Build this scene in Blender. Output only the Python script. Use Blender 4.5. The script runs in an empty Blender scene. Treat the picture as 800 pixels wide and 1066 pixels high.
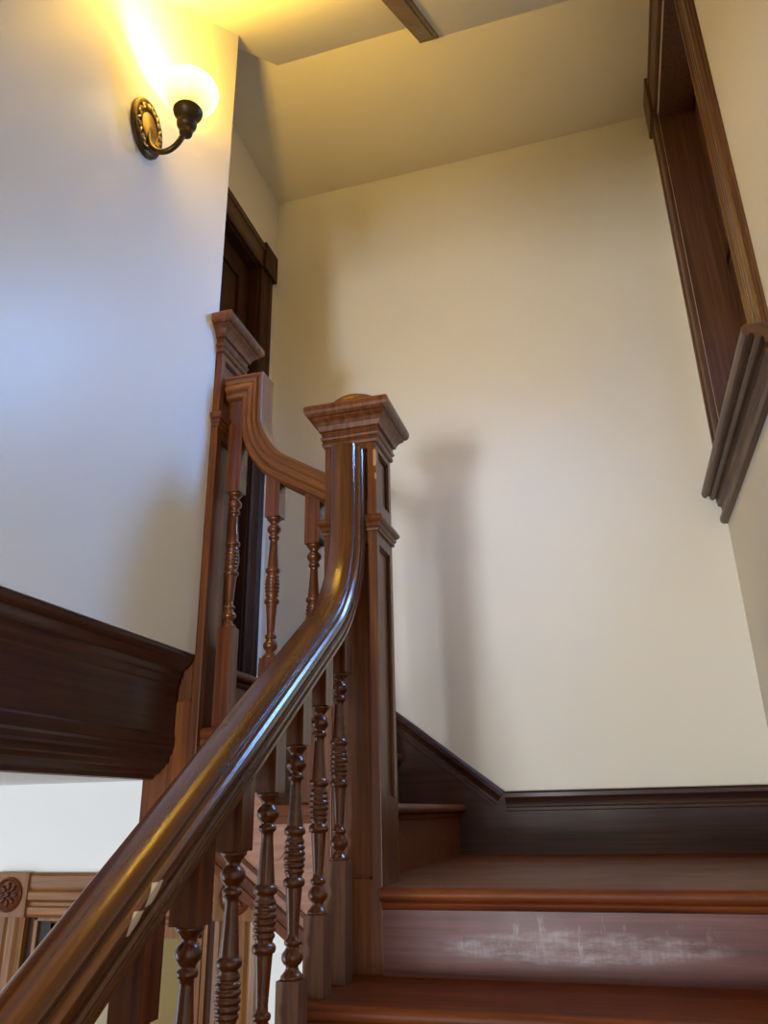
import bpy, bmesh, math, random
from mathutils import Vector, Matrix
random.seed(4)
S = bpy.context.scene
COL = S.collection
pi = math.pi

# ------------------------------------------------------------------ camera
def look(yaw, pitch, roll):
    y, p, r = (math.radians(a) for a in (yaw, pitch, roll))
    f = Vector((-math.sin(y)*math.cos(p), math.cos(y)*math.cos(p), math.sin(p)))
    rt = Vector((math.cos(y), math.sin(y), 0))
    u = rt.cross(f)
    r2 = rt*math.cos(r) + u*math.sin(r)
    u2 = -rt*math.sin(r) + u*math.cos(r)
    return Matrix(((r2.x, u2.x, -f.x, 0), (r2.y, u2.y, -f.y, 0), (r2.z, u2.z, -f.z, 0), (0, 0, 0, 1)))
cd = bpy.data.cameras.new('camera')
cam = bpy.data.objects.new('camera', cd)
COL.objects.link(cam)
cam.matrix_world = look(15.89, 21.33, -1.16)
cd.sensor_fit = 'VERTICAL'
cd.sensor_height = 36.0
cd.lens = 801/1066*36.0
cd.clip_start = 0.02
S.camera = cam

# ------------------------------------------------------------------ world, lights, exposure
S.view_settings.view_transform = 'Standard'
S.view_settings.look = 'None'
S.view_settings.gamma = 1.0
S.view_settings.use_curve_mapping = False
S.view_settings.exposure = -0.12
w = bpy.data.worlds.new('world')
S.world = w
w.use_nodes = True
w.node_tree.nodes['Background'].inputs[0].default_value = (0.80, 0.88, 1.0, 1)
w.node_tree.nodes['Background'].inputs[1].default_value = 0.5

def area(name, loc, direction, sx, sy, power, color, spread=180):
    l = bpy.data.lights.new(name, 'AREA')
    l.shape = 'RECTANGLE'
    l.size, l.size_y = sx, sy
    l.energy = power
    l.color = color
    l.spread = math.radians(spread)
    o = bpy.data.objects.new(name, l)
    o.location = loc
    o.rotation_euler = Vector(direction).to_track_quat('-Z', 'Y').to_euler()
    COL.objects.link(o)
    return o
# daylight of the tall landing window, of the window at the foot of the stairs, and of the lower hall's windows, plus an added stairwell fill
area('window_daylight', (0.700, 2.70, 2.10), (-1, -0.24, -0.80), 0.44, 0.80, 20, (0.20, 0.45, 1.0), 92)
area('stair_foot_daylight', (-0.80, -3.10, -0.75), (0.10, 1, 0.25), 0.45, 0.60, 68, (0.86, 0.93, 1.0), 120)
area('stairwell_fill', (-0.45, -3.10, 0.30), (0.10, 1, 0.05), 0.7, 0.9, 14, (1.0, 0.96, 0.88), 120)  # added unseen fill behind the viewer, softens shadows; no window stands there
area('hall_daylight', (-3.50, 0.60, -1.00), (1, 0.55, 0.05), 1.4, 1.7, 26, (0.93, 0.97, 1.0))

# ------------------------------------------------------------------ materials
def nt(name):
    m = bpy.data.materials.new(name)
    m.use_nodes = True
    n = m.node_tree
    b = n.nodes['Principled BSDF']
    return m, n, b
def N(n, t, **k):
    x = n.nodes.new(t)
    for a, v in k.items():
        setattr(x, a, v)
    return x
def mathn(n, op, a, b=None, clamp=False):
    x = N(n, 'ShaderNodeMath', operation=op, use_clamp=clamp)
    for i, v in enumerate((a, b)):
        if v is None: continue
        if isinstance(v, (int, float)): x.inputs[i].default_value = v
        else: n.links.new(v, x.inputs[i])
    return x.outputs[0]
def ramp(n, fac, stops):
    r = N(n, 'ShaderNodeValToRGB')
    n.links.new(fac, r.inputs[0])
    e = r.color_ramp.elements
    e[0].position, e[0].color = stops[0][0], (*stops[0][1], 1)
    e[1].position, e[1].color = stops[-1][0], (*stops[-1][1], 1)
    for p, c in stops[1:-1]:
        q = e.new(p); q.color = (*c, 1)
    return r.outputs[0]
def mix(n, fac, a, b):
    x = N(n, 'ShaderNodeMix', data_type='RGBA')
    for sock, v in ((x.inputs['Factor'], fac), (x.inputs[6], a), (x.inputs[7], b)):
        if isinstance(v, (int, float)): sock.default_value = v
        elif isinstance(v, tuple): sock.default_value = (*v, 1)
        else: n.links.new(v, sock)
    return x.outputs[2]

def wood(name, dark, light, axis='Z', rough=0.32, coat=0.10, uv=False, fine=70, spec=0.32, marks=(), markcol=(0.62, 0.45, 0.28)):
    """varnished old wood, grain running along one axis; marks = (x, y, z, radius, stretch) chips in object space"""
    m, n, b = nt(name)
    tc = N(n, 'ShaderNodeTexCoord')
    mp = N(n, 'ShaderNodeMapping', vector_type='POINT')
    n.links.new(tc.outputs['UV' if uv else 'Object'], mp.inputs[0])
    sc = {'X': (2.2, fine, fine), 'Y': (fine, 2.2, fine), 'Z': (fine, fine, 2.2)}[axis]
    mp.inputs['Scale'].default_value = sc
    g = N(n, 'ShaderNodeTexNoise')
    g.inputs['Scale'].default_value = 1.0
    g.inputs['Detail'].default_value = 5
    g.inputs['Roughness'].default_value = 0.62
    g.inputs['Distortion'].default_value = 0.35
    n.links.new(mp.outputs[0], g.inputs['Vector'])
    c = ramp(n, g.outputs[0], [(0.30, dark), (0.52, tuple(0.5*(a+b_) for a, b_ in zip(dark, light))), (0.72, light)])
    big = N(n, 'ShaderNodeTexNoise')
    big.inputs['Scale'].default_value = 5.0
    big.inputs['Detail'].default_value = 3
    n.links.new(tc.outputs['Object'], big.inputs['Vector'])
    f = mathn(n, 'MULTIPLY', big.outputs[0], 0.45)
    c = mix(n, f, c, tuple(0.55*a for a in dark))
    rg = mathn(n, 'ADD', mathn(n, 'MULTIPLY', big.outputs[0], 0.22), rough-0.11)
    if marks:
        sep = N(n, 'ShaderNodeSeparateXYZ')
        n.links.new(tc.outputs['Object'], sep.inputs[0])
        tot = None
        nz = N(n, 'ShaderNodeTexNoise')
        nz.inputs['Scale'].default_value = 90
        n.links.new(tc.outputs['Object'], nz.inputs['Vector'])
        for (x, y, z, ry, rz, sl) in marks:
            dy = mathn(n, 'SUBTRACT', sep.outputs[1], y)
            dz = mathn(n, 'SUBTRACT', mathn(n, 'SUBTRACT', sep.outputs[2], z), mathn(n, 'MULTIPLY', dy, sl))
            d = mathn(n, 'ADD', mathn(n, 'ABSOLUTE', mathn(n, 'DIVIDE', dy, ry)), mathn(n, 'ABSOLUTE', mathn(n, 'DIVIDE', dz, rz)))
            d = mathn(n, 'ADD', d, mathn(n, 'MULTIPLY', nz.outputs[0], 0.5))
            k = mathn(n, 'MULTIPLY', mathn(n, 'LESS_THAN', d, 1.25), mathn(n, 'GREATER_THAN', sep.outputs[0], x))
            tot = k if tot is None else mathn(n, 'MAXIMUM', tot, k)
        c = mix(n, tot, c, markcol)
    n.links.new(c, b.inputs['Base Color'])
    n.links.new(rg, b.inputs['Roughness'])
    b.inputs['Coat Weight'].default_value = coat
    b.inputs['Specular IOR Level'].default_value = spec
    b.inputs['Coat Roughness'].default_value = 0.18
    bp = N(n, 'ShaderNodeBump')
    bp.inputs['Strength'].default_value = 0.12
    bp.inputs['Distance'].default_value = 0.002
    n.links.new(g.outputs[0], bp.inputs['Height'])
    n.links.new(bp.outputs[0], b.inputs['Normal'])
    return m

def plaster(name, col, rough=0.5, spec=0.35):
    m, n, b = nt(name)
    tc = N(n, 'ShaderNodeTexCoord')
    z = N(n, 'ShaderNodeTexNoise')
    z.inputs['Scale'].default_value = 2.2
    z.inputs['Detail'].default_value = 4
    n.links.new(tc.outputs['Object'], z.inputs['Vector'])
    c = mix(n, z.outputs[0], tuple(0.955*a for a in col), tuple(min(1, 1.03*a) for a in col))
    n.links.new(c, b.inputs['Base Color'])
    b.inputs['Roughness'].default_value = rough
    b.inputs['Specular IOR Level'].default_value = spec
    f = N(n, 'ShaderNodeTexNoise')
    f.inputs['Scale'].default_value = 140
    f.inputs['Detail'].default_value = 3
    n.links.new(tc.outputs['Object'], f.inputs['Vector'])
    u = N(n, 'ShaderNodeTexNoise')
    u.inputs['Scale'].default_value = 7
    n.links.new(tc.outputs['Object'], u.inputs['Vector'])
    h = mathn(n, 'ADD', mathn(n, 'MULTIPLY', f.outputs[0], 0.12), u.outputs[0])
    bp = N(n, 'ShaderNodeBump')
    bp.inputs['Strength'].default_value = 0.18
    bp.inputs['Distance'].default_value = 0.004
    n.links.new(h, bp.inputs['Height'])
    n.links.new(bp.outputs[0], b.inputs['Normal'])
    return m

def simple(name, col, rough=0.5, metal=0.0):
    m, n, b = nt(name)
    tc = N(n, 'ShaderNodeTexCoord')
    z = N(n, 'ShaderNodeTexNoise')
    z.inputs['Scale'].default_value = 60
    n.links.new(tc.outputs['Object'], z.inputs['Vector'])
    c = mix(n, z.outputs[0], tuple(0.75*a for a in col), tuple(min(1, 1.2*a) for a in col))
    n.links.new(c, b.inputs['Base Color'])
    b.inputs['Roughness'].default_value = rough
    b.inputs['Metallic'].default_value = metal
    return m

M = {}
M['paint'] = plaster('cream_paint', (0.81, 0.78, 0.70), 0.62, 0.3)
M['sheen'] = plaster('cream_eggshell_paint', (0.80, 0.78, 0.735), 0.36, 0.5)
M['ceil'] = plaster('ceiling_paint', (0.77, 0.72, 0.59), 0.8, 0.2)
M['white'] = plaster('white_paint', (0.86, 0.87, 0.87), 0.7, 0.3)
D, L = (0.050, 0.0105, 0.0025), (0.205, 0.053, 0.010)
M['woodZ'] = wood('old_varnished_wood_upright', D, L, 'Z', 0.34)
M['woodX'] = wood('old_varnished_wood_across', D, L, 'X', 0.34)
M['woodY'] = wood('old_varnished_wood_lengthwise', D, L, 'Y', 0.34)
M['newel'] = wood('newel_wood', (0.060, 0.0150, 0.0035), (0.245, 0.074, 0.015), 'Z', 0.38, 0.08)
M['chipped'] = wood('chipped_newel_wood', (0.060, 0.0150, 0.0035), (0.245, 0.074, 0.015), 'Z', 0.38, 0.08,
                    marks=((0.071, -0.079, 1.322, 0.009, 0.026, 0), (0.075, -0.079, 1.262, 0.006, 0.010, 0)), markcol=(0.45, 0.25, 0.10))
M['tread'] = wood('tread_wood', (0.075, 0.016, 0.004), (0.235, 0.058, 0.011), 'X', 0.48, 0.0, spec=0.2)
M['turned'] = wood('glossy_turned_wood', (0.050, 0.0105, 0.0025), (0.205, 0.053, 0.010), 'Z', 0.28, 0.45)
M['dark'] = wood('dark_fascia_wood', (0.034, 0.009, 0.004), (0.098, 0.029, 0.010), 'Y', 0.36)
M['darkX'] = wood('dark_baseboard_wood', (0.028, 0.009, 0.006), (0.090, 0.031, 0.018), 'X', 0.44, 0.05, spec=0.22)
M['darkZ'] = wood('dark_door_wood', (0.026, 0.008, 0.003), (0.080, 0.026, 0.008), 'Z', 0.5, 0.0, spec=0.2)
M['caseZ'] = wood('window_casing_wood', (0.075, 0.030, 0.014), (0.19, 0.082, 0.034), 'Z', 0.38)
M['caseY'] = wood('window_casing_wood_lengthwise', (0.075, 0.032, 0.016), (0.19, 0.088, 0.040), 'Y', 0.38)
M['oakX'] = wood('golden_oak_across', (0.13, 0.046, 0.011), (0.36, 0.145, 0.036), 'X', 0.38)
M['oakZ'] = wood('golden_oak_upright', (0.13, 0.046, 0.011), (0.36, 0.145, 0.036), 'Z', 0.38)
M['string'] = wood('pinkish_stringer_wood', (0.27, 0.120, 0.078), (0.50, 0.27, 0.19), 'X', 0.40)
M['light_tint'] = wood('light_tinted_pale_wood', (0.085, 0.032, 0.017), (0.27, 0.125, 0.072), 'Z', 0.55, 0.0, fine=45)  # paler copy of the baluster wood, window light painted into its colour

def riser_mat():
    m = wood('scuffed_riser_wood', (0.080, 0.021, 0.016), (0.19, 0.056, 0.042), 'X', 0.42, 0.0, spec=0.28)
    n = m.node_tree
    b = n.nodes['Principled BSDF']
    base = b.inputs['Base Color'].links[0].from_socket
    tc = N(n, 'ShaderNodeTexCoord')
    sep = N(n, 'ShaderNodeSeparateXYZ')
    n.links.new(tc.outputs['Object'], sep.inputs[0])
    def noise(scale, detail=5):
        mp = N(n, 'ShaderNodeMapping')
        n.links.new(tc.outputs['Object'], mp.inputs[0])
        mp.inputs['Scale'].default_value = scale
        z = N(n, 'ShaderNodeTexNoise')
        z.inputs['Scale'].default_value = 1
        z.inputs['Detail'].default_value = detail
        z.inputs['Roughness'].default_value = 0.7
        n.links.new(mp.outputs[0], z.inputs['Vector'])
        return z.outputs[0]
    # object space: x measured from the riser's middle, z from its foot
    ex = mathn(n, 'POWER', mathn(n, 'DIVIDE', mathn(n, 'ADD', sep.outputs[0], 0.09), 0.34), 2)
    ez = mathn(n, 'POWER', mathn(n, 'DIVIDE', mathn(n, 'SUBTRACT', sep.outputs[2], 0.066), 0.036), 2)
    body = mathn(n, 'SUBTRACT', 1.0, mathn(n, 'ADD', ex, ez), True)
    rub = mathn(n, 'MULTIPLY', mathn(n, 'SUBTRACT', noise((11, 11, 45)), 0.40, True), 3.5, True)
    rub = mathn(n, 'MULTIPLY', rub, mathn(n, 'ADD', mathn(n, 'MULTIPLY', noise((130, 130, 16)), 1.2), -0.1, True))
    rub = mathn(n, 'MULTIPLY', rub, mathn(n, 'MULTIPLY', body, 2.4, True))
    ez2 = mathn(n, 'POWER', mathn(n, 'DIVIDE', mathn(n, 'SUBTRACT', sep.outputs[2], 0.085), 0.05), 2)
    zone = mathn(n, 'SUBTRACT', 1.0, mathn(n, 'ADD', ex, ez2), True)
    scr = mathn(n, 'MULTIPLY', mathn(n, 'SUBTRACT', noise((34, 34, 12), 3), 0.57, True), 9.0, True)
    scr = mathn(n, 'MULTIPLY', mathn(n, 'MULTIPLY', scr, zone), 0.6)
    f = mathn(n, 'MULTIPLY', mathn(n, 'MAXIMUM', rub, scr), 0.85, True)
    c = mix(n, f, base, (0.46, 0.40, 0.42))
    dk = mathn(n, 'GREATER_THAN', noise((45, 45, 60), 1), 0.80)
    c = mix(n, mathn(n, 'MULTIPLY', dk, zone), c, (0.01, 0.006, 0.004))
    n.links.new(c, b.inputs['Base Color'])
    return m
M['riser'] = riser_mat()

# ------------------------------------------------------------------ mesh helpers (everything drawn in place; parts are shifted to their thing)
def box(bm, x0, x1, y0, y1, z0, z1, bev=0.0):
    r = bmesh.ops.create_cube(bm, size=1.0)
    vs = r['verts']
    for v in vs:
        v.co = Vector(((x0+x1)/2 + v.co.x*(x1-x0), (y0+y1)/2 + v.co.y*(y1-y0), (z0+z1)/2 + v.co.z*(z1-z0)))
    if bev:
        es = list({e for v in vs for e in v.link_edges})
        bmesh.ops.bevel(bm, geom=es, offset=bev, segments=2, profile=0.7, affect='EDGES')
def prism(bm, pts, axis, a, b):
    """closed 2-D outline pushed along an axis: X -> (y,z), Y -> (x,z), Z -> (x,y)"""
    def P(p, t):
        return {'X': (t, p[0], p[1]), 'Y': (p[0], t, p[1]), 'Z': (p[0], p[1], t)}[axis]
    A = [bm.verts.new(P(p, a)) for p in pts]
    B = [bm.verts.new(P(p, b)) for p in pts]
    n = len(pts)
    fs = [bm.faces.new(A), bm.faces.new(B)]
    for i in range(n):
        fs.append(bm.faces.new((A[i], A[(i+1) % n], B[(i+1) % n], B[i])))
    bmesh.ops.recalc_face_normals(bm, faces=fs)
def sqlathe(bm, cx, cy, layers):
    """stack of square rings: mitred mouldings round a post"""
    rings = []
    for h, z in layers:
        rings.append([bm.verts.new((cx+sx*h, cy+sy*h, z)) for sx, sy in ((-1, -1), (1, -1), (1, 1), (-1, 1))])
    fs = [bm.faces.new(rings[0][::-1]), bm.faces.new(rings[-1])]
    for a, b in zip(rings, rings[1:]):
        for i in range(4):
            fs.append(bm.faces.new((a[i], a[(i+1) % 4], b[(i+1) % 4], b[i])))
    bmesh.ops.recalc_face_normals(bm, faces=fs)
def lathe(bm, prof, mat=None, seg=28, cap=True):
    """(radius, height) turned round local Z, then placed by mat"""
    mat = mat or Matrix()
    rings = []
    for r, z in prof:
        rings.append([bm.verts.new(mat @ Vector((r*math.cos(2*pi*i/seg), r*math.sin(2*pi*i/seg), z))) for i in range(seg)])
    fs = []
    if cap:
        fs += [bm.faces.new(rings[0][::-1]), bm.faces.new(rings[-1])]
    for a, b in zip(rings, rings[1:]):
        for i in range(seg):
            f = bm.faces.new((a[i], a[(i+1) % seg], b[(i+1) % seg], b[i]))
            f.smooth = True
            fs.append(f)
    bmesh.ops.recalc_face_normals(bm, faces=fs)
def sweep(bm, path, prof, lateral, uv=True):
    """profile (u sideways, v up) carried along a planar path; mitred at corners"""
    lateral = Vector(lateral)
    n = len(path)
    P = [Vector(p) for p in path]
    rings = []
    for i in range(n):
        t0 = (P[i]-P[i-1]).normalized() if i else (P[1]-P[0]).normalized()
        t1 = (P[i+1]-P[i]).normalized() if i < n-1 else t0
        t = (t0+t1).normalized()
        up = lateral.cross(t).normalized()
        k = 1.0/max(0.3, t.dot(t0))
        rings.append([bm.verts.new(P[i] + lateral*u + up*v*k) for u, v in prof])
    fs = [bm.faces.new(rings[0][::-1]), bm.faces.new(rings[-1])]
    m = len(prof)
    lay = bm.loops.layers.uv.new('grain')
    per = [0.0]
    for i in range(m):
        a, b = prof[i], prof[(i+1) % m]
        per.append(per[-1] + math.hypot(a[0]-b[0], a[1]-b[1]))
    s = 0.0
    for j, (a, b) in enumerate(zip(rings, rings[1:])):
        s1 = s + (P[j+1]-P[j]).length
        for i in range(m):
            f = bm.faces.new((a[i], a[(i+1) % m], b[(i+1) % m], b[i]))
            for lp, q in zip(f.loops, ((s, per[i]), (s, per[i+1]), (s1, per[i+1]), (s1, per[i]))):
                lp[lay].uv = q
            fs.append(f)
        s = s1
    bmesh.ops.recalc_face_normals(bm, faces=fs)
def tube(bm, path, rad, seg=12):
    P = [Vector(p) for p in path]
    rings = []
    up = Vector((0.13, 0.97, 0.2))
    for i, p in enumerate(P):
        t = (P[min(i+1, len(P)-1)] - P[max(i-1, 0)]).normalized()
        a = t.cross(up).normalized()
        b = a.cross(t)
        r = rad[i] if isinstance(rad, (list, tuple)) else rad
        rings.append([bm.verts.new(p + a*r*math.cos(2*pi*k/seg) + b*r*math.sin(2*pi*k/seg)) for k in range(seg)])
    fs = [bm.faces.new(rings[0][::-1]), bm.faces.new(rings[-1])]
    for a, b in zip(rings, rings[1:]):
        for i in range(seg):
            f = bm.faces.new((a[i], a[(i+1) % seg], b[(i+1) % seg], b[i]))
            f.smooth = True
            fs.append(f)
    bmesh.ops.recalc_face_normals(bm, faces=fs)

def wloc(o):
    v = Vector(o.location)
    while o.parent:
        o = o.parent
        v += Vector(o.location)
    return v
def obj(name, bm, m, parent=None, at=None, smooth=None):
    me = bpy.data.meshes.new(name)
    loc = Vector(at) if at else Vector((0, 0, 0))
    org = loc + (wloc(parent) if parent else Vector((0, 0, 0)))
    if parent and not at:
        org = wloc(parent)
    bmesh.ops.translate(bm, verts=bm.verts, vec=-org)
    bm.to_mesh(me)
    bm.free()
    o = bpy.data.objects.new(name, me)
    COL.objects.link(o)
    me.materials.append(m)
    o.location = loc if not parent else (org - wloc(parent))
    if parent:
        o.parent = parent
    if smooth:
        for p in me.polygons: p.use_smooth = True
        me.set_sharp_from_angle(angle=math.radians(smooth))
    return o
def tag(o, label=None, cat=None, group=None, kind=None):
    if label: o['label'] = label
    if cat: o['category'] = cat
    if group: o['group'] = group
    if kind: o['kind'] = kind
    return o
def thing(name, loc, label=None, cat=None, group=None, kind=None):
    o = bpy.data.objects.new(name, None)
    o.empty_display_size = 0.1
    o.location = loc
    COL.objects.link(o)
    return tag(o, label, cat, group, kind)
def struct(name, bm, m, label, cat, **k):
    return tag(obj(name, bm, m, **k), label, cat, kind='structure')
B = bmesh.new

# ------------------------------------------------------------------ measures (metres; the eye is at 0,0,0)
YB, XR, XW, XD = 3.34, 0.561, -1.126, -1.574        # back wall, right wall, lamp wall, door wall
ZC, SL = 3.43, 0.936                                 # flat ceiling, pitch of the sloping soffit
YC = 2.487                                           # where the soffit meets the flat ceiling
ZL, Z1, Z2, Z3 = -0.165, 0.024, 0.228, 0.430         # landing, two steps, upper floor
ZF = -2.42                                           # lower floor
ZLC = 0.122                                          # lower hall ceiling
NX, NY, NH = -0.659, 2.039, 0.079                    # big newel
N2X = -1.184
RX = -0.655                                          # lower rail and its balusters
LT = [-0.350 - 0.185*i for i in range(12)]           # treads of the lower flight
LN = [1.649 - 0.271*i for i in range(12)]            # their nosings

# ------------------------------------------------------------------ room shell
bm = B(); box(bm, -3.8, 1.0, -3.4, 3.6, ZF-0.1, ZF)
struct('floor', bm, M['tread'], 'brown board floor of the lower hall far below the stairs', 'floor')
bm = B()
prism(bm, [(XD-0.15, ZL-0.1), (XR+0.3, ZL-0.1), (XR+0.3, ZC+0.1), (XD-0.15, ZC+0.1)], 'Y', YB, YB+0.12)
struct('wall_back', bm, M['paint'], 'tall cream plaster wall behind the landing', 'wall')
# right wall with the window opening
WY0, WY1, WZ0, WZ1 = 2.245, 3.10, 1.27, 3.17
bm = B()
box(bm, XR, XR+0.25, -3.4, WY0, ZF, ZC+0.1)
box(bm, XR, XR+0.25, WY1, YB+0.12, ZF, ZC+0.1)
box(bm, XR, XR+0.25, WY0, WY1, ZF, WZ0-0.02)
box(bm, XR, XR+0.25, WY0, WY1, WZ1, ZC+0.1)
struct('wall_right', bm, M['paint'], 'cream plaster wall at the right pierced by the tall window', 'wall')
# lamp wall: thin partition standing on the upper floor edge, its top following the soffit
def zs(y): return ZC - SL*(YC-y)
bm = B()
prism(bm, [(-3.2, Z3), (1.955, Z3), (1.955, zs(1.955)+0.02), (-0.05, zs(-0.05)+0.02), (-3.2, zs(-0.05)+0.02)], 'X', XW-0.084, XW)
struct('wall_left', bm, M['sheen'], 'pale plaster wall carrying the lit wall lamp', 'wall')
# wall of the upper hall with the door in it
DY0, DY1, DZ1 = 2.32, 3.13, 2.80
bm = B()
box(bm, XD-0.12, XD, 1.95, DY0, Z3, ZC+0.1)
box(bm, XD-0.12, XD, DY1, YB+0.12, Z3-0.35, ZC+0.1)
box(bm, XD-0.12, XD, DY0, DY1, DZ1, ZC+0.1)
struct('wall_hall', bm, M['paint'], 'narrow cream wall holding the dark door at the head of the stairs', 'wall')
bm = B(); box(bm, XD-0.12, XW-0.084, 1.85, 1.95, Z3, ZC+0.1)
struct('wall_passage', bm, M['paint'], 'short cream wall hidden behind the end of the lamp wall', 'wall')
bm = B(); box(bm, XD-0.12, XR+0.25, 1.85, YB+0.12, ZC, ZC+0.1)
struct('ceiling', bm, M['ceil'], 'flat cream ceiling above the landing', 'ceiling')
# sloping soffit: the left part hangs lower than the part right of the trim board
bm = B()
def soffit(y1, x0, x1):
    off = y1 - YC
    f = lambda y: ZC - SL*(y1-y)
    prism(bm, [(y1, ZC), (-0.05, f(-0.05)), (-3.3, f(-0.05)), (-3.3, f(-0.05)+0.3), (-0.05, ZC+0.08), (y1-0.05, ZC+0.08)], 'X', x0, x1)
soffit(YC, XW-0.08, -0.47)
soffit(YC+0.088, -0.47, XR+0.05)
struct('ceiling_slope', bm, M['ceil'], 'sloping cream soffit rising towards the flat ceiling, split by a wooden strip', 'ceiling')
# lower hall: far wall, its ceiling with the upper floor on it, closing walls out of view
bm = B()
prism(bm, [(-3.8, ZF), (0.55, ZF), (0.55, -0.42), (-0.74, -0.42), (-1.10, -0.12), (-1.13, 0.30), (-3.8, 0.30)], 'Y', 2.55, 2.67)
struct('wall_lower_hall', bm, M['white'], 'bright white wall of the lower hall seen beneath the upper floor', 'wall')
bm = B()
prism(bm, [(-3.8, -3.3), (XW-0.10, -3.3), (XW-0.10, 1.955), (N2X-NH-0.001, 1.955), (N2X-NH-0.001, 2.13), (XW-0.06, 2.13), (XW-0.06, 2.55), (-3.8, 2.55)], 'Z', ZLC, Z3-0.055)
struct('ceiling_lower_hall', bm, M['white'], 'white ceiling strip of the lower hall under the dark fascia', 'ceiling')
bm = B()
box(bm, -3.9, -3.8, -3.4, 2.67, ZF, 0.3)
struct('wall_lower_left', bm, M['white'], 'white side wall of the lower hall out of view', 'wall')
bm = B()
box(bm, -3.8, XR+0.25, -3.4, -3.3, ZF, 1.6)
struct('wall_front', bm, M['paint'], 'cream wall at the foot of the stairs behind the viewer', 'wall')

# ------------------------------------------------------------------ fascia of the upper floor
bm = B()
F = [(-1.128, 0.428), (-1.128, 0.418), (-1.134, 0.412), (-1.138, 0.402), (-1.148, 0.396), (-1.156, 0.388), (-1.165, 0.384),
     (-1.165, 0.368), (-1.170, 0.362), (-1.171, 0.345), (-1.175, 0.340), (-1.175, 0.210), (-1.171, 0.204), (-1.171, 0.178), (-1.176, 0.172),
     (-1.176, 0.160), (-1.184, 0.154), (-1.184, 0.138), (-1.193, 0.134), (-1.197, 0.124), (-1.206, 0.120), (-1.212, 0.110),
     (-1.224, 0.106), (-1.228, 0.096), (-1.245, 0.094), (-1.245, 0.428)]
prism(bm, F, 'Y', -3.2, 1.953)
struct('trim_1', bm, M['dark'], 'deep dark wood fascia with stepped mouldings below the lamp wall', 'trim', smooth=25)

# ------------------------------------------------------------------ staircase
def nose(yn, yb, z, t=0.030):
    """tread outline in (y,z): half-round nosing at yn, back edge at yb, small cove beneath"""
    r = t/2
    pts = [(yb, z), (yn+r, z)]
    for k in range(1, 8):
        a = pi/2 + pi*k/8
        pts.append((yn+r+r*math.cos(a), z-r+r*math.sin(a)))
    pts += [(yn+r, z-t), (yn+0.022, z-t), (yn+0.019, z-t-0.004), (yn+0.020, z-t-0.010), (yn+0.026, z-t-0.016), (yn+0.030, z-t-0.018), (yb, z-t-0.018)]
    return pts
low = thing('staircase', (-0.05, LN[7], LT[7]), 'lower wooden stair flight whose scuffed top riser meets the landing', 'staircase')
bm = B()
# landing with a notch for the newel
prism(bm, nose(1.920, 2.119, ZL), 'X', -0.578, XR-0.001)
box(bm, -0.655, XR-0.001, 2.119, YB-0.001, ZL-0.05, ZL)
obj('landing', bm, M['tread'], low, smooth=40)
XT0 = -0.705
for i in range(8):
    yb = (LN[i-1] if i else 1.920) + 0.031
    bm = B()
    prism(bm, nose(LN[i], yb, LT[i]), 'X', XT0, XR-0.001)
    if i == 0:
        box(bm, NX-NH-0.004, NX+NH+0.02, 1.95, 2.125, LT[0]-0.048, LT[0]-0.0005)
    obj('tread', bm, M['tread'], low, smooth=40)
    bm = B()
    zt = (LT[i-1] if i else ZL)
    box(bm, -0.578 if i == 0 else -0.68, XR-0.001, yb-0.001, yb+0.02, LT[i], zt-0.0485)
    o = obj('riser', bm, M['riser'] if i == 0 else M['tread'], low, at=(0.0, 1.95-LN[7], LT[0]-LT[7]) if i == 0 else None)
    if i == 0: o['label'] = 'reddish riser with white scuff marks'
bm = B()
pts = [(1.98, LT[0]-0.05)]
for i in range(8):
    y1 = LN[i]+0.032
    pts.append((y1, LT[i]-0.05))
    pts.append((y1, LT[i+1]-0.05))
pts += [(LN[7]-0.2, LT[8]-0.05), (LN[7]-0.2, LT[8]-0.30), (1.98, LT[0]-0.22)]
prism(bm, pts, 'X', -0.69, -0.66)
obj('stringer', bm, M['string'], low)

up = thing('staircase', (-0.85, 2.65, ZL), 'upper wooden stair flight turning left from the landing behind the newel posts', 'staircase')
RN = [(-0.622, Z1), (-0.872, Z2), (-1.122, Z3)]        # nosings of the upper flight
for i, (xn, z) in enumerate(RN):
    xb = RN[i+1][0]-0.031 if i < 2 else XD
    bm = B()
    def flip(p, mirror=xn):                             # same outline, nosing facing +X
        return [(2*mirror-a, b) for a, b in p]
    prism(bm, flip(nose(xn, 2*xn-xb, z)), 'Y', 2.119, YB)
    if i == 0:
        box(bm, xb, NX-NH-0.001, 1.968, 2.119, z-0.030, z, 0.010)
        box(bm, xb, NX-NH-0.001, 1.976, 2.119, z-0.046, z-0.029)
    if i == 1:
        box(bm, N2X+NH+0.001, xn, 1.968, 2.119, z-0.030, z, 0.010)
        box(bm, N2X+NH+0.001, xn-0.015, 1.976, 2.119, z-0.046, z-0.029)
    obj('tread', bm, M['tread'], up, smooth=40)
    bm = B()
    zb = (ZL, Z1, Z2)[i]
    y0 = 2.119 if i != 1 else 2.0
    box(bm, xn-0.05, xn-0.030, y0, YB, zb, z-0.047)
    obj('riser', bm, M['tread'], up)
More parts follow.
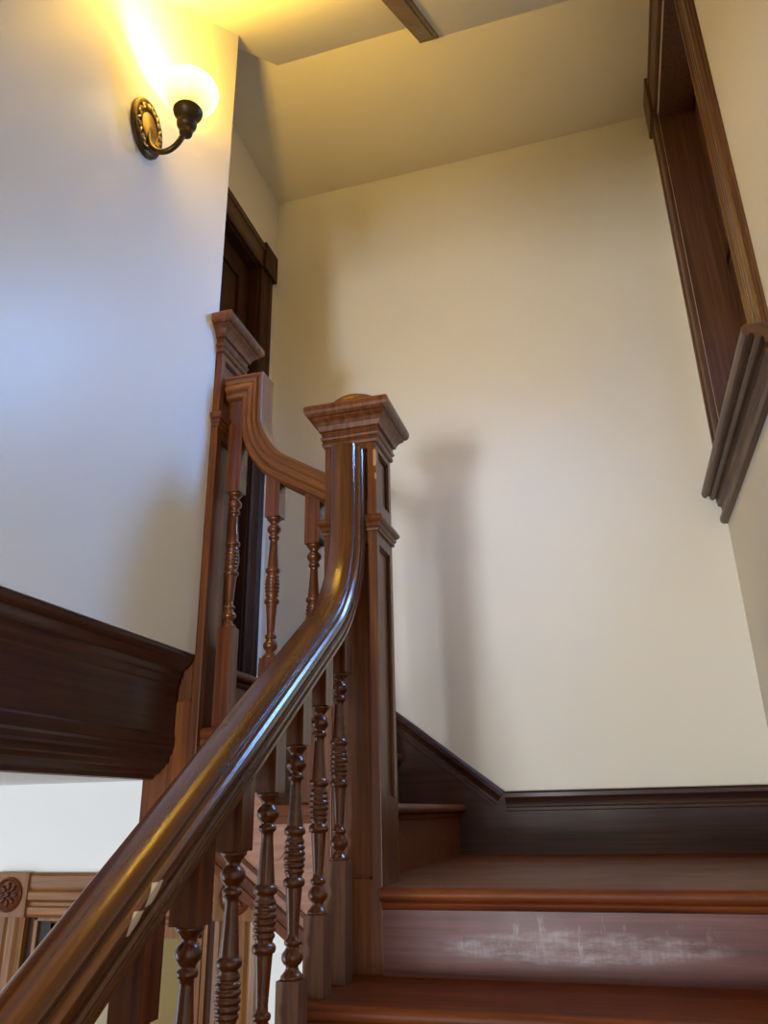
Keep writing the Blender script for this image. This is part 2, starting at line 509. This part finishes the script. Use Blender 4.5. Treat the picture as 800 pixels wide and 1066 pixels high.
# outer string board with its raking mouldings and scrolled brackets
bm = B()
sl2 = -0.735
zb = lambda x: -0.127 + sl2*(x+1.046)
xa, xb = N2X+NH+0.001, NX-NH-0.001
prism(bm, [(xa, zb(xa)), (xb, zb(xb)), (xb, Z1-0.046), (RN[1][0]-0.03, Z1-0.046), (RN[1][0]-0.03, Z2-0.046), (xa, Z2-0.046)], 'Y', 1.990, 2.02)
st = obj('stringer', bm, M['string'], up)
st['label'] = 'pinkish outer string board'
bm = B()
def rake(o0, o1, d):
    prism(bm, [(xa, zb(xa)+o0), (xb, zb(xb)+o0), (xb, zb(xb)+o1), (xa, zb(xa)+o1)], 'Y', 1.990-d, 1.992)
rake(-0.004, 0.022, 0.020); rake(0.022, 0.040, 0.013); rake(0.040, 0.050, 0.018); rake(0.074, 0.086, 0.007)
obj('string_moulding', bm, M['woodX'], st)
for x0, z in ((RN[1][0]-0.02, Z1), (xa, Z2)):
    bm = B()
    x1 = x0 + (0.15 if z == Z1 else 0.22)
    pts = [(x0, z-0.047), (x1-0.002, z-0.047)]
    for k in range(15):
        t = k/14
        pts.append((x1 - (x1-x0)*t, z-0.075 - 0.055*t**1.4 - 0.016*math.sin(t*2*pi*1.5)))
    prism(bm, pts, 'Y', 1.984, 1.991)
    obj('bracket', bm, M['string'], st)
bm = B()
prism(bm, [(xa-0.15, zb(xa-0.15)+0.02), (-0.62, zb(-0.62)+0.02), (-0.62, zb(-0.62)+0.06), (xa-0.15, zb(xa-0.15)+0.06)], 'Y', 2.02, 2.549)
obj('soffit', bm, M['white'], up)

# ------------------------------------------------------------------ baseboard and raking skirt on the back wall
def board(z0, z1):                                      # outline (depth, z) of a moulded baseboard
    return [(0.0, z0), (-0.020, z0), (-0.020, z1-0.075), (-0.024, z1-0.072), (-0.024, z1-0.062), (-0.020, z1-0.056),
            (-0.021, z1-0.045), (-0.027, z1-0.030), (-0.033, z1-0.022), (-0.034, z1-0.008), (-0.028, z1), (0.0, z1)]
bm = B()
prism(bm, [(YB+d, z) for d, z in board(ZL, 0.070)], 'X', -0.46, XR)
struct('baseboard_back', bm, M['darkX'], 'dark moulded baseboard along the landing under the cream back wall', 'baseboard', smooth=25)
bm = B()
prism(bm, [(XR+d, z) for d, z in board(ZL, 0.070)], 'Y', 1.95, YB-0.036)
struct('baseboard_right', bm, M['dark'], 'dark baseboard of the landing along the right wall', 'baseboard', smooth=25)
bm = B()
sk = 0.755
zt = lambda x: 0.070 - sk*(x+0.46)
prism(bm, [(-0.46, ZL), (-0.46, 0.070), (-0.98, zt(-0.98)), (-1.13, Z3+0.235), (XD, Z3+0.235), (XD, ZL)], 'Y', YB-0.021, YB)
sweep(bm, [(-0.462, YB, 0.069), (-0.98, YB, zt(-0.98))], [(d, v) for d, v in board(-0.12, 0.0)], (0, 1, 0))
struct('baseboard_stair', bm, M['darkX'], 'dark raking skirting board climbing the back wall beside the upper steps', 'baseboard')
bm = B()
pts = [(1.95, ZL+0.07), (1.95, LT[0]-0.1), (LN[7], LT[7]-0.12), (LN[7], LT[7]+0.26)]
prism(bm, pts, 'X', XR-0.02, XR)
struct('baseboard_flight', bm, M['dark'], 'dark raking skirting board beside the lower steps on the right wall', 'baseboard')

# ------------------------------------------------------------------ newel posts
def newel(cx, cy, z0, zt, name_label, bottoms, zmid, sm):
    t = thing('newel_post', (cx, cy, z0), name_label, 'newel post')
    h = NH
    bm = B()
    box(bm, cx-h+0.010, cx+h-0.010, cy-h+0.010, cy+h-0.010, z0, zt)
    sw = 0.026
    for sx in (-1, 1):
        for sy in (-1, 1):
            xa, xb = sorted((cx+sx*h, cx+sx*(h-sw)))
            ya, yb = sorted((cy+sy*h, cy+sy*(h-sw)))
            box(bm, xa, xb, ya, yb, z0, zt, 0.0022)
    ztop = zt - 0.028
    for face in range(4):
        lo = bottoms[face]
        for a, b in ((z0, lo), (zmid-0.06, zmid+0.075), (ztop, zt)):
            if face == 0: box(bm, cx-h+sw-0.001, cx+h-sw+0.001, cy-h, cy-h+0.012, a, b)
            if face == 1: box(bm, cx+h-0.012, cx+h, cy-h+sw-0.001, cy+h-sw+0.001, a, b)
            if face == 2: box(bm, cx-h+sw-0.001, cx+h-sw+0.001, cy+h-0.012, cy+h, a, b)
            if face == 3: box(bm, cx-h, cx-h+0.012, cy-h+sw-0.001, cy+h-sw+0.001, a, b)
    obj('shaft', bm, sm, t)
    # thin moulding inside each sunken panel
    bm = B()
    for face in range(4):
        for a, b in ((bottoms[face], zmid-0.06), (zmid+0.075, ztop)):
            e, d = 0.006, 0.0065
            for (u0, u1, v0, v1) in ((-h+sw, -h+sw+e, a, b), (h-sw-e, h-sw, a, b), (-h+sw, h-sw, a, a+e), (-h+sw, h-sw, b-e, b)):
                if face == 0: box(bm, cx+u0, cx+u1, cy-h+0.011-d, cy-h+0.011, v0, v1)
                if face == 1: box(bm, cx+h-0.011, cx+h-0.011+d, cy+u0, cy+u1, v0, v1)
                if face == 2: box(bm, cx+u0, cx+u1, cy+h-0.011, cy+h-0.011+d, v0, v1)
                if face == 3: box(bm, cx-h+0.011-d, cx-h+0.011, cy+u0, cy+u1, v0, v1)
    obj('panel_moulding', bm, M['woodZ'], t)
    q = zmid - 0.767
    bm = B()
    sqlathe(bm, cx, cy, [(h-0.004, .742+q), (.084, .744+q), (.086, .749+q), (.084, .754+q), (.088, .757+q), (.091, .762+q), (.089, .768+q), (.094, .771+q),
                         (.099, .777+q), (.099, .784+q), (.093, .790+q), (.083, .794+q), (h-0.004, .796+q)])
    obj('collar', bm, M['newel'], t)
    q = zt - 1.03
    bm = B()
    sqlathe(bm, cx, cy, [(h-0.006, 1.020+q), (.084, 1.024+q), (.087, 1.030+q), (.087, 1.036+q), (.083, 1.041+q), (.089, 1.046+q), (.091, 1.052+q), (.087, 1.057+q),
                         (.087, 1.072+q), (.094, 1.074+q), (.096, 1.080+q), (.099, 1.088+q), (.106, 1.098+q), (.116, 1.106+q), (.116, 1.112+q), (.122, 1.114+q),
                         (.128, 1.121+q), (.131, 1.130+q), (.131, 1.143+q), (.127, 1.149+q), (.118, 1.152+q), (.085, 1.166+q), (.055, 1.172+q)])
    cp = obj('cap', bm, M['newel'], t)
    bm = B()
    lathe(bm, [(.092, 1.155+q), (.092, 1.176+q), (.088, 1.186+q), (.074, 1.200+q), (.048, 1.211+q), (.018, 1.217+q), (.002, 1.218+q)], Matrix.Translation((cx, cy, 0)))
    obj('dome', bm, M['newel'], cp)
    return t
newel(NX, NY, LT[0], 1.03, 'large square paneled newel post standing at the landing corner', (-0.15, 0.035, 0.05, 0.05), 0.767, M['chipped'])
newel(N2X, NY, -0.12, 1.445, 'upper newel post at the end of the lamp wall, partly behind the curved rail', (0.30, 0.46, 0.46, 0.46), 1.185, M['newel'])

# ------------------------------------------------------------------ handrails
def railprof():
    r = [(0.040, -0.042), (0.0455, -0.039), (0.046, -0.032), (0.042, -0.030), (0.041, -0.026), (0.045, -0.023), (0.046, -0.018), (0.044, -0.013), (0.040, -0.011), (0.040, -0.008),
         (0.044, -0.005), (0.046, 0.001), (0.045, 0.008), (0.041, 0.013), (0.036, 0.015), (0.034, 0.017), (0.035, 0.021), (0.036, 0.026), (0.033, 0.033), (0.026, 0.038), (0.014, 0.0412), (0.0, 0.042)]
    return r + [(-u, v) for u, v in r[-2::-1]]
RP = railprof()
RS = 0.702
def zrail(y): return -0.0185 + RS*(y-1.109)            # centre line of the straight part
th0 = math.atan(RS)
RR = 0.432
Y0 = 1.908 - RR*(1-math.sin(th0))
YCN = Y0 - RR*math.sin(th0)
ZCN = zrail(Y0) + RR*math.cos(th0)
path = [(RX, -0.3, zrail(-0.3)), (RX, 0.5, zrail(0.5)), (RX, 1.2, zrail(1.2))]
for k in range(19):
    a = th0 + (pi/2-th0)*k/18
    path.append((RX, YCN+RR*math.sin(a), ZCN-RR*math.cos(a)))
path += [(RX, 1.908, 0.985)]
M['rail'] = wood('lower_handrail_wood', (0.042, 0.011, 0.0028), (0.175, 0.057, 0.011), 'X', 0.25, 0.5, uv=True,
                 marks=((-0.625, 0.997, -0.093, 0.020, 0.012, 0.72), (-0.625, 0.957, -0.124, 0.019, 0.012, 0.72)))
bm = B()
sweep(bm, path, RP, (1, 0, 0))
o = obj('handrail', bm, M['rail'], at=(0, 0, 0), smooth=28)
tag(o, 'long polished lower handrail sweeping up against the large newel post', 'handrail')
UY = 2.036
us = 0.60
thu = math.atan(us)
UR = 0.238
ux1 = -1.012
ux0 = ux1 + UR*(1-math.sin(thu))
uz0 = 0.905 + us*(NX-NH-ux0)
cxu, czu = ux0 + UR*math.sin(thu), uz0 + UR*math.cos(thu)
path = [(NX-NH-0.001, UY, 0.905)]
for k in range(15):
    a = thu + (pi/2-thu)*k/14
    path.append((cxu-UR*math.sin(a), UY, czu-UR*math.cos(a)))
path += [(ux1, UY, 1.316), (N2X+NH+0.0005, UY, 1.316)]
M['rail2'] = wood('upper_handrail_wood', (0.09, 0.026, 0.006), (0.30, 0.100, 0.020), 'X', 0.32, 0.4, uv=True, fine=60)
bm = B()
sweep(bm, path, RP, (0, -1, 0))
o = obj('handrail', bm, M['rail2'], at=(0, 0, 0), smooth=28)
tag(o, 'short upper handrail with an S-curved gooseneck between the two newel posts', 'handrail')

# ------------------------------------------------------------------ balusters
half = [(0.000, .0225), (0.005, .0225), (0.009, .019), (0.014, .0145), (0.019, .0120), (0.023, .0125), (0.026, .0165), (0.032, .0205), (0.038, .0215),
        (0.044, .0200), (0.050, .0150), (0.054, .0125), (0.057, .0125), (0.059, .0160), (0.064, .0170), (0.068, .0155), (0.070, .0118), (0.080, .0112), (0.120, .0138),
        (0.158, .0168), (0.160, .0168), (0.162, .0205), (0.166, .0222), (0.171, .0222), (0.175, .0200), (0.177, .0165), (0.180, .0160), (0.183, .0175)]
ribs = []
for k in range(6):
    c = 0.1885 + 0.011*k
    R = 0.0195 + 0.0030*math.sin(pi*(k+0.5)/6)
    ribs += [(c-0.0050, R-0.0030), (c-0.0025, R-0.0006), (c, R), (c+0.0025, R-0.0006), (c+0.0050, R-0.0030)]
TURN = half + ribs + [(0.432-z, r) for z, r in half[::-1]]
TL = 0.432
def baluster(x, y, zfoot, zt, topz, label, group, slope_axis, slope, light_tint=False):
    """zt = top of the turned part; topz = height of the rail's underside at the middle"""
    bm = B()
    hw = 0.0235
    zb_ = zt - TL
    lathe(bm, [(r, zb_+z) for z, r in TURN], Matrix.Translation((x, y, 0)), seg=24)
    # upper block, cut to the slope of the rail
    vs = []
    for zz in (0, 1):
        for sx, sy in ((-1, -1), (1, -1), (1, 1), (-1, 1)):
            d = (sx if slope_axis == 'X' else sy)*hw*slope
            vs.append(bm.verts.new((x+sx*hw, y+sy*hw, zt if zz == 0 else topz+d)))
    fs = [bm.faces.new(vs[3::-1]), bm.faces.new(vs[4:])]
    for i in range(4):
        fs.append(bm.faces.new((vs[i], vs[(i+1) % 4], vs[4+(i+1) % 4], vs[4+i])))
    bmesh.ops.recalc_face_normals(bm, faces=fs)
    bmesh.ops.translate(bm, verts=bm.verts, vec=(0, 0, 0))
    o = obj('baluster', bm, M['turned'], at=(x, y, zfoot))
    bm = B()
    box(bm, x-hw, x+hw, y-hw, y+hw, zfoot, zb_, 0.0016)
    k = obj('square_base', bm, M['light_tint'] if light_tint else M['woodZ'], o)
    if light_tint: k['label'] = 'pale square foot, window light put into its colour'
    return tag(o, label, 'baluster', group)
def under_low(y):
    d = 0.042
    yy = y
    # straight part or bend, measured at the underside
    if y < Y0 + d*math.sin(th0):
        return zrail(y) - d/math.cos(th0)
    s = min(0.995, (y-YCN)/(RR+d))
    return ZCN - (RR+d)*math.sqrt(1-s*s)
order = ['nearest to the large newel post', 'second from the large newel post', 'third from the large newel post', 'fourth from the large newel post',
         'fifth from the large newel post', 'sixth from the large newel post', 'seventh from the large newel post and lowest in view']
for i in range(7):
    y = 1.857 - 0.1355*i
    zt_ = 0.330 - 0.0968*i
    zf = LT[0] if y > LN[0] else LT[1] if y > LN[1] else LT[2] if y > LN[2] else LT[3]
    if i == 0:
        tz, s = under_low(y)+0.0, 1.6
    else:
        tz, s = under_low(y)+0.004, RS
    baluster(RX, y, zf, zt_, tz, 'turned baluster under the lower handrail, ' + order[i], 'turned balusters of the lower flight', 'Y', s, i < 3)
def under_up(x):
    d = 0.042
    if x > ux0 - d*math.sin(thu)*0:
        return 0.905 + us*(NX-NH-x) - d/math.cos(thu)
    s = min(0.97, (cxu-x)/(UR+d))
    return czu - (UR+d)*math.sqrt(1-s*s)
for x, zf, zt_, tz, s, lb in ((-1.068, Z2, 0.950, 1.272, 0, 'left of three, beside the upper newel post'),
                          (-0.930, Z2, 0.850, under_up(-0.930)+0.004, -0.75, 'middle one of the three'),
                          (-0.798, Z1, 0.748, under_up(-0.798)+0.004, -us, 'right of three, beside the large newel post')):
    baluster(x, UY, zf, zt_, tz, 'turned baluster under the curved upper handrail, ' + lb, 'turned balusters of the upper flight', 'X', s)

# ------------------------------------------------------------------ ceiling trim strip
bm = B()
xb0, xb1 = -0.500, -0.412
f = lambda y: ZC - SL*(YC-y)
prism(bm, [(0.0, f(0.0)+0.02), (0.0, f(0.0)-0.098), (YC+0.02, f(YC+0.02)-0.098), (YC+0.05, f(YC+0.03)-0.085), (YC+0.075, ZC-0.020), (YC+0.078, ZC-0.0005), (YC, ZC-0.0005)], 'X', xb0, xb1)
prism(bm, [(0.0, f(0.0)+0.02), (0.0, f(0.0)-0.106), (YC+0.0, f(YC+0.0)-0.106), (YC+0.0, ZC-0.05)], 'X', xb0+0.022, xb1-0.016)
struct('trim_2', bm, M['caseY'], 'dark wooden strip running down the sloping soffit', 'trim')

# ------------------------------------------------------------------ window on the right wall
win = thing('window_1', (XR, 2.70, WZ0), 'tall dark-cased window high on the right wall beside the back wall', 'window', kind='structure')
def casing_prof(w_):                                     # across the casing: (position, projection)
    return [(0, 0), (0, 0.014), (0.010, 0.020), (0.018, 0.020), (0.024, 0.013), (0.034, 0.017), (w_-0.044, 0.017), (w_-0.036, 0.024), (w_-0.024, 0.024), (w_-0.018, 0.016), (w_-0.010, 0.022), (w_, 0.022), (w_, 0)]
CW = 0.125
bm = B()
prism(bm, [(XR-p, WY1+q) for q, p in casing_prof(CW)], 'Z', WZ0, WZ1+0.02)
obj('casing', bm, M['caseZ'], win)
bm = B()
CW2 = 0.168
nearp = [(0, 0), (0, 0.016), (0.012, 0.024), (0.024, 0.024), (0.030, 0.015), (0.044, 0.013), (0.050, 0.020), (0.058, 0.020), (0.064, 0.012), (0.074, 0.014), (0.080, 0.022), (0.090, 0.022),
         (0.098, 0.014), (0.108, 0.014), (0.114, 0.023), (0.120, 0.026), (0.142, 0.026), (0.150, 0.018), (0.156, 0.018), (0.160, 0.010), (CW2, 0.008), (CW2, 0)]
prism(bm, [(XR-p, WY0-q) for q, p in nearp], 'Z', WZ0, WZ1+0.02)
obj('casing', bm, M['caseZ'], win)
bm = B()
prism(bm, [(XR-p, WZ1+0.02+q) for q, p in casing_prof(0.20)], 'Y', WY0-CW2, WY1+CW-0.005)
obj('head_casing', bm, M['caseY'], win)
for ya, yb in ((WY1-0.015, WY1+CW+0.03), (WY0-CW2-0.02, WY0+0.01)):
    bm = B()
    box(bm, XR-0.034, XR, ya, yb, WZ1+0.012, WZ1+0.245, 0.004)
    obj('corner_block', bm, M['caseZ'], win)
bm = B()
box(bm, XR+0.001, XR+0.225, WY1-0.004, WY1-0.0005, WZ0, WZ1)
box(bm, XR+0.001, XR+0.225, WY0+0.0005, WY0+0.022, WZ0, WZ1)
box(bm, XR+0.001, XR+0.225, WY0, WY1, WZ1-0.022, WZ1-0.0005)
obj('jamb', bm, M['caseZ'], win)
bm = B()
xs = XR + 0.155
box(bm, xs, xs+0.03, WY0+0.022, WY0+0.075, WZ0, WZ1-0.022, 0.003)
box(bm, xs, xs+0.03, WY1-0.145, WY1-0.018, WZ0, WZ1-0.022, 0.003)
box(bm, xs, xs+0.03, WY0+0.022, WY1-0.004, WZ0, WZ0+0.07, 0.003)
box(bm, xs, xs+0.03, WY0+0.022, WY1-0.004, WZ1-0.085, WZ1-0.022, 0.003)
box(bm, xs, xs+0.03, WY0+0.022, WY1-0.004, 2.20, 2.245, 0.003)
sash = obj('sash', bm, M['caseZ'], win)
m, n, b = nt('window_glass')
b.inputs['Base Color'].default_value = (0.9, 0.95, 1, 1)
b.inputs['Roughness'].default_value = 0.02
b.inputs['Transmission Weight'].default_value = 1.0
bm = B(); box(bm, xs+0.012, xs+0.016, WY0+0.07, WY1-0.13, WZ0+0.06, WZ1-0.08)
obj('pane', bm, m, sash)
# moulded stool and apron
bm = B()
sp = [(XR+0.10, 1.272), (0.486, 1.272), (0.480, 1.266), (0.478, 1.256), (0.480, 1.244), (0.486, 1.236), (0.496, 1.235), (0.497, 1.242), (0.508, 1.242), (0.509, 1.228), (0.515, 1.222), (0.522, 1.220), (0.523, 1.226), (0.531, 1.226), (0.532, 1.206), (XR, 1.206), (XR+0.10, 1.206)]
prism(bm, sp, 'Y', WY0-0.18, YB-0.0005)
obj('sill', bm, M['caseY'], win, smooth=30)
bm = B()
ap = [(XR, 1.206), (0.534, 1.206), (0.534, 1.192), (0.546, 1.186), (0.548, 1.152), (0.538, 1.148), (0.533, 1.138), (0.533, 1.122), (0.540, 1.112), (XR, 1.110)]
prism(bm, ap, 'Y', WY0-0.15, YB-0.0008)
obj('apron', bm, M['caseY'], win, smooth=30)

# ------------------------------------------------------------------ door at the head of the stairs
dr = thing('door_1', (XD, 2.72, Z3), 'dark panelled door with moulded casing at the head of the steps', 'door', kind='structure')
bm = B()
prism(bm, [(XD+p, DY1+q) for q, p in casing_prof(0.13)], 'Z', Z3, DZ1+0.01)
obj('casing', bm, M['darkZ'], dr)
bm = B()
prism(bm, [(XD+p, DY0-q) for q, p in casing_prof(0.13)], 'Z', Z3, DZ1+0.01)
obj('casing', bm, M['darkZ'], dr)
bm = B()
prism(bm, [(XD+p*1.3, DZ1+q) for q, p in casing_prof(0.15)], 'Y', DY0-0.1, DY1+0.06)
obj('head_casing', bm, M['dark'], dr)
for ya, yb in ((DY1-0.0, DY1+0.155), (DY0-0.155, DY0+0.0)):
    bm = B(); box(bm, XD, XD+0.038, ya, yb, DZ1-0.005, DZ1+0.165, 0.004)
    obj('corner_block', bm, M['darkZ'], dr)
bm = B()
xd = XD - 0.07
box(bm, xd-0.035, xd, DY0, DY1, Z3, DZ1)
for y0, y1, z0, z1 in ((DY0, DY0+.12, Z3, DZ1), (DY1-.12, DY1, Z3, DZ1), (2.66, 2.79, Z3, DZ1), (DY0+.1, DY1-.1, Z3, Z3+.22), (DY0+.1, DY1-.1, 1.25, 1.42), (DY0+.1, DY1-.1, DZ1-.14, DZ1)):
    box(bm, xd-0.001, xd+(0.014 if z1-z0 > 1 else 0.0132), y0, y1, z0, z1)
leaf = obj('leaf', bm, M['darkZ'], dr)
bm = B()
box(bm, XD-0.119, XD+0.001, DY1-0.012, DY1+0.004, Z3, DZ1)
box(bm, XD-0.119, XD+0.001, DY0-0.004, DY0+0.012, Z3, DZ1)
box(bm, XD-0.119, XD+0.001, DY0, DY1, DZ1-0.012, DZ1+0.003)
obj('jamb', bm, M['darkZ'], dr)
bm = B()
lathe(bm, [(.026, 0), (.026, .006), (.010, .010), (.010, .035), (.022, .042), (.027, .054), (.022, .066), (.004, .070)], Matrix.Translation((xd+0.013, DY0+.06, 1.36)) @ Matrix.Rotation(pi/2, 4, 'Y'))
obj('knob', bm, simple('dark_brass', (0.20, 0.13, 0.05), 0.35, 1.0), leaf)

# ------------------------------------------------------------------ casing with carved corner blocks in the lower hall
YL = 2.55
lw = thing('door_2', (-1.69, YL, ZF), 'golden oak doorway with carved round rosettes at its corners in the lower hall', 'door', kind='structure')
AX0, AX1, AZ = -2.045, -1.315, -0.315
for side, xa, xb in (('l', AX0-0.145, AX0), ('r', AX1, AX1+0.145)):
    bm = B()
    W_ = xb-xa
    pr = [(0, 0), (0, .022), (.018, .026), (.028, .018), (.040, .018), (.048, .026), (.064, .026), (.072, .018), (.084, .018), (.092, .026), (.108, .026), (.117, .018), (.127, .026), (W_, .022), (W_, 0)]
    prism(bm, [(xa+q, YL-p) for q, p in pr], 'Z', ZF, AZ)
    obj('casing', bm, M['oakZ'], lw)
    bm = B()
    box(bm, xa-0.003, xb+0.003, YL-0.034, YL, AZ, AZ+0.142, 0.003)
    blk = obj('corner_block', bm, M['oakZ'], lw)
    bm = B()
    c = ((xa+xb)/2, YL-0.034, AZ+0.071)
    Mx = Matrix.Translation(c) @ Matrix.Rotation(pi/2, 4, 'X')
    lathe(bm, [(.056, -0.002), (.056, .006), (.051, .010), (.046, .006), (.042, .003), (.012, .003)], Mx, seg=32)
    for k in range(8):
        a = 2*pi*k/8
        bmesh.ops.create_uvsphere(bm, u_segments=10, v_segments=6, radius=0.012, matrix=Mx @ Matrix.Translation((.026*math.cos(a), .026*math.sin(a), .005)) @ Matrix.Rotation(a, 4, 'Z') @ Matrix.Diagonal((1.15, .62, .6, 1)))
    bmesh.ops.create_uvsphere(bm, u_segments=12, v_segments=8, radius=0.010, matrix=Mx @ Matrix.Translation((0, 0, .005)))
    obj('rosette', bm, M['woodX'], blk, smooth=40)
bm = B()
pr = [(0, 0), (0, .020), (.010, .026), (.030, .026), (.036, .018), (.046, .020), (.056, .030), (.078, .030), (.086, .020), (.098, .026), (.130, .026), (.140, .020), (.140, 0)]
prism(bm, [(YL-p, AZ+q) for q, p in pr], 'X', AX0, AX1)
obj('head_casing', bm, M['oakX'], lw, smooth=30)
bm = B()
box(bm, AX0, AX0+0.030, YL-0.004, YL+0.05, ZF, AZ)
box(bm, AX1-0.030, AX1, YL-0.004, YL+0.05, ZF, AZ)
obj('jamb', bm, M['darkZ'], lw)
bm = B()
box(bm, AX0+0.030, AX0+0.046, YL-0.012, YL, ZF, AZ, 0.003)
box(bm, AX0+0.030, AX1-0.030, YL-0.012, YL, AZ-0.012, AZ, 0.003)
box(bm, AX1-0.046, AX1-0.030, YL-0.012, YL, ZF, AZ, 0.003)
obj('stop', bm, M['oakZ'], lw)
bm = B()
box(bm, AX0+0.046, AX0+0.100, YL-0.002, YL-0.0003, ZF, AZ-0.012)
obj('gap_shade', bm, simple('painted_gap_shade', (0.012, 0.006, 0.004), 0.6), lw)  # thin dark sheet painted for the shade between stop and leaf
bm = B()
for x0, x1, z0, z1 in ((AX0+.10, AX0+.20, ZF, AZ-.014), (AX1-.10, AX1-.047, ZF, AZ-.014), (AX0+.10, AX1-.047, AZ-.055, AZ-.014), (AX0+.10, AX1-.047, ZF, ZF+.3), (AX0+.10, AX1-.047, -1.45, -1.33)):
    box(bm, x0, x1, YL-0.016, YL-0.001, z0, z1, 0.003)
lf = obj('leaf', bm, M['oakZ'], lw)
m, n, b = nt('olive_glass')
tc = N(n, 'ShaderNodeTexCoord'); z = N(n, 'ShaderNodeTexNoise'); z.inputs['Scale'].default_value = 3
n.links.new(tc.outputs['Object'], z.inputs['Vector'])
n.links.new(mix(n, z.outputs[0], (0.20, 0.14, 0.05), (0.30, 0.22, 0.085)), b.inputs['Base Color'])
b.inputs['Roughness'].default_value = 0.12
bm = B(); box(bm, AX0+.19, AX1-.09, YL-0.006, YL-0.0012, ZF+.28, AZ-.05)
obj('pane', bm, m, lf)

# ------------------------------------------------------------------ wall lamp
LX, LY, LZ = -0.985, 1.452, 1.908                       # neck of the glass shade
PY, PZ = 1.452, 1.898
lamp = thing('wall_lamp', (XW, PY, PZ), 'lit bronze wall lamp with a frosted glass shade on the pale wall', 'lamp')
bronze = simple('dark_bronze', (0.075, 0.046, 0.018), 0.4, 0.85)
gold = simple('gilded_bronze', (0.55, 0.33, 0.08), 0.34, 1.0)
bm = B()
Mp = Matrix.Translation((XW, PY, PZ)) @ Matrix.Rotation(pi/2, 4, 'Y') @ Matrix.Diagonal((1.06, 0.80, 1, 1))
# local x -> down, so the oval is tall
lathe(bm, [(.092, 0.0), (.092, .010), (.086, .016), (.078, .017), (.074, .013), (.056, .013), (.052, .020), (.048, .016), (.046, .014), (.01, .015)], Mp, seg=48)
plate = obj('back_plate', bm, bronze, lamp, smooth=40)
bm = B()
for k in range(22):
    a = 2*pi*k/22
    Q = Mp @ Matrix.Translation((.066*math.cos(a), .066*math.sin(a), .014)) @ Matrix.Rotation(a + (0.7 if k % 2 else -0.7), 4, 'Z')
    bmesh.ops.create_uvsphere(bm, u_segments=10, v_segments=6, radius=0.0105, matrix=Q @ Matrix.Diagonal((1.2, .42, .7, 1)))
    if k % 2 == 0:
        ring = [Q @ Vector((.0075*math.cos(t*0.6), .0075*math.sin(t*0.6), .004)) for t in range(9)]
        tube(bm, ring, 0.0022, 6)
obj('scrollwork', bm, simple('worn_bronze_relief', (0.42, 0.30, 0.14), 0.3, 0.9), plate, smooth=50)
bm = B()
lathe(bm, [(.046, .012), (.046, .0165), (.040, .019), (.018, .020), (.004, .0205)], Mp, seg=40)
obj('medallion', bm, gold, plate, smooth=40)
bm = B()
pth = []
zlo = LZ-0.150
for k in range(25):
    t = k/24
    a = pi*t*1.08
    pth.append((XW+0.018 + (LX-XW-0.018)*(0.5-0.5*math.cos(min(a, pi))), PY, PZ-0.012 - 0.100*math.sin(min(a, pi))**0.9 - 0.0*t))
pth = [(XW+0.012, PY, PZ+0.004)] + pth
pth[-1] = (LX, PY, PZ-0.020)
pth.append((LX, PY, PZ-0.006))
tube(bm, pth, 0.0085, 14)
obj('arm', bm, bronze, lamp, smooth=60)
bm = B()
Mc = Matrix.Translation((LX, LY, 0))
lathe(bm, [(.009, LZ-.082), (.018, LZ-.076), (.020, LZ-.064), (.014, LZ-.056), (.020, LZ-.052), (.028, LZ-.044), (.029, LZ-.034), (.018, LZ-.026), (.014, LZ-.022), (.020, LZ-.018), (.033, LZ-.008),
           (.041, LZ+.003), (.043, LZ+.010), (.041, LZ+.013), (.030, LZ+.006), (.010, LZ+.002)], Mc, seg=32)
obj('socket_cup', bm, bronze, lamp, smooth=40)
m, n, b = nt('glowing_frosted_glass')
tc = N(n, 'ShaderNodeTexCoord'); sp_ = N(n, 'ShaderNodeSeparateXYZ')
n.links.new(tc.outputs['Object'], sp_.inputs[0])
fz = mathn(n, 'DIVIDE', mathn(n, 'SUBTRACT', sp_.outputs[2], LZ-PZ), 0.12, True)
em = ramp(n, fz, [(0.0, (0.55, 0.28, 0.02)), (0.22, (1.0, 0.62, 0.08)), (0.45, (1.0, 0.80, 0.30)), (1.0, (1.0, 0.84, 0.40))])
n.links.new(em, b.inputs['Emission Color'])
n.links.new(mathn(n, 'ADD', mathn(n, 'MULTIPLY', fz, 3.0), 0.8), b.inputs['Emission Strength'])
b.inputs['Base Color'].default_value = (0.85, 0.82, 0.72, 1)
b.inputs['Roughness'].default_value = 0.3
bm = B()
sh = [(.031, LZ+.004), (.033, LZ+.012), (.038, LZ+.024), (.052, LZ+.040), (.070, LZ+.056), (.081, LZ+.072), (.084, LZ+.088), (.081, LZ+.102), (.073, LZ+.112), (.066, LZ+.117), (.066, LZ+.122)]
sh2 = [(r-.003, z) for r, z in sh[::-1]]
lathe(bm, sh + sh2, Mc, seg=40, cap=False)
obj('shade', bm, m, lamp, smooth=60)
l = bpy.data.lights.new('bulb', 'POINT')
l.energy = 135.0
l.color = (1.0, 0.61, 0.08)
l.shadow_soft_size = 0.03
o = bpy.data.objects.new('bulb', l)
o.location = (LX-XW, LY-PY, LZ-PZ+0.058)
o.parent = lamp
COL.objects.link(o)
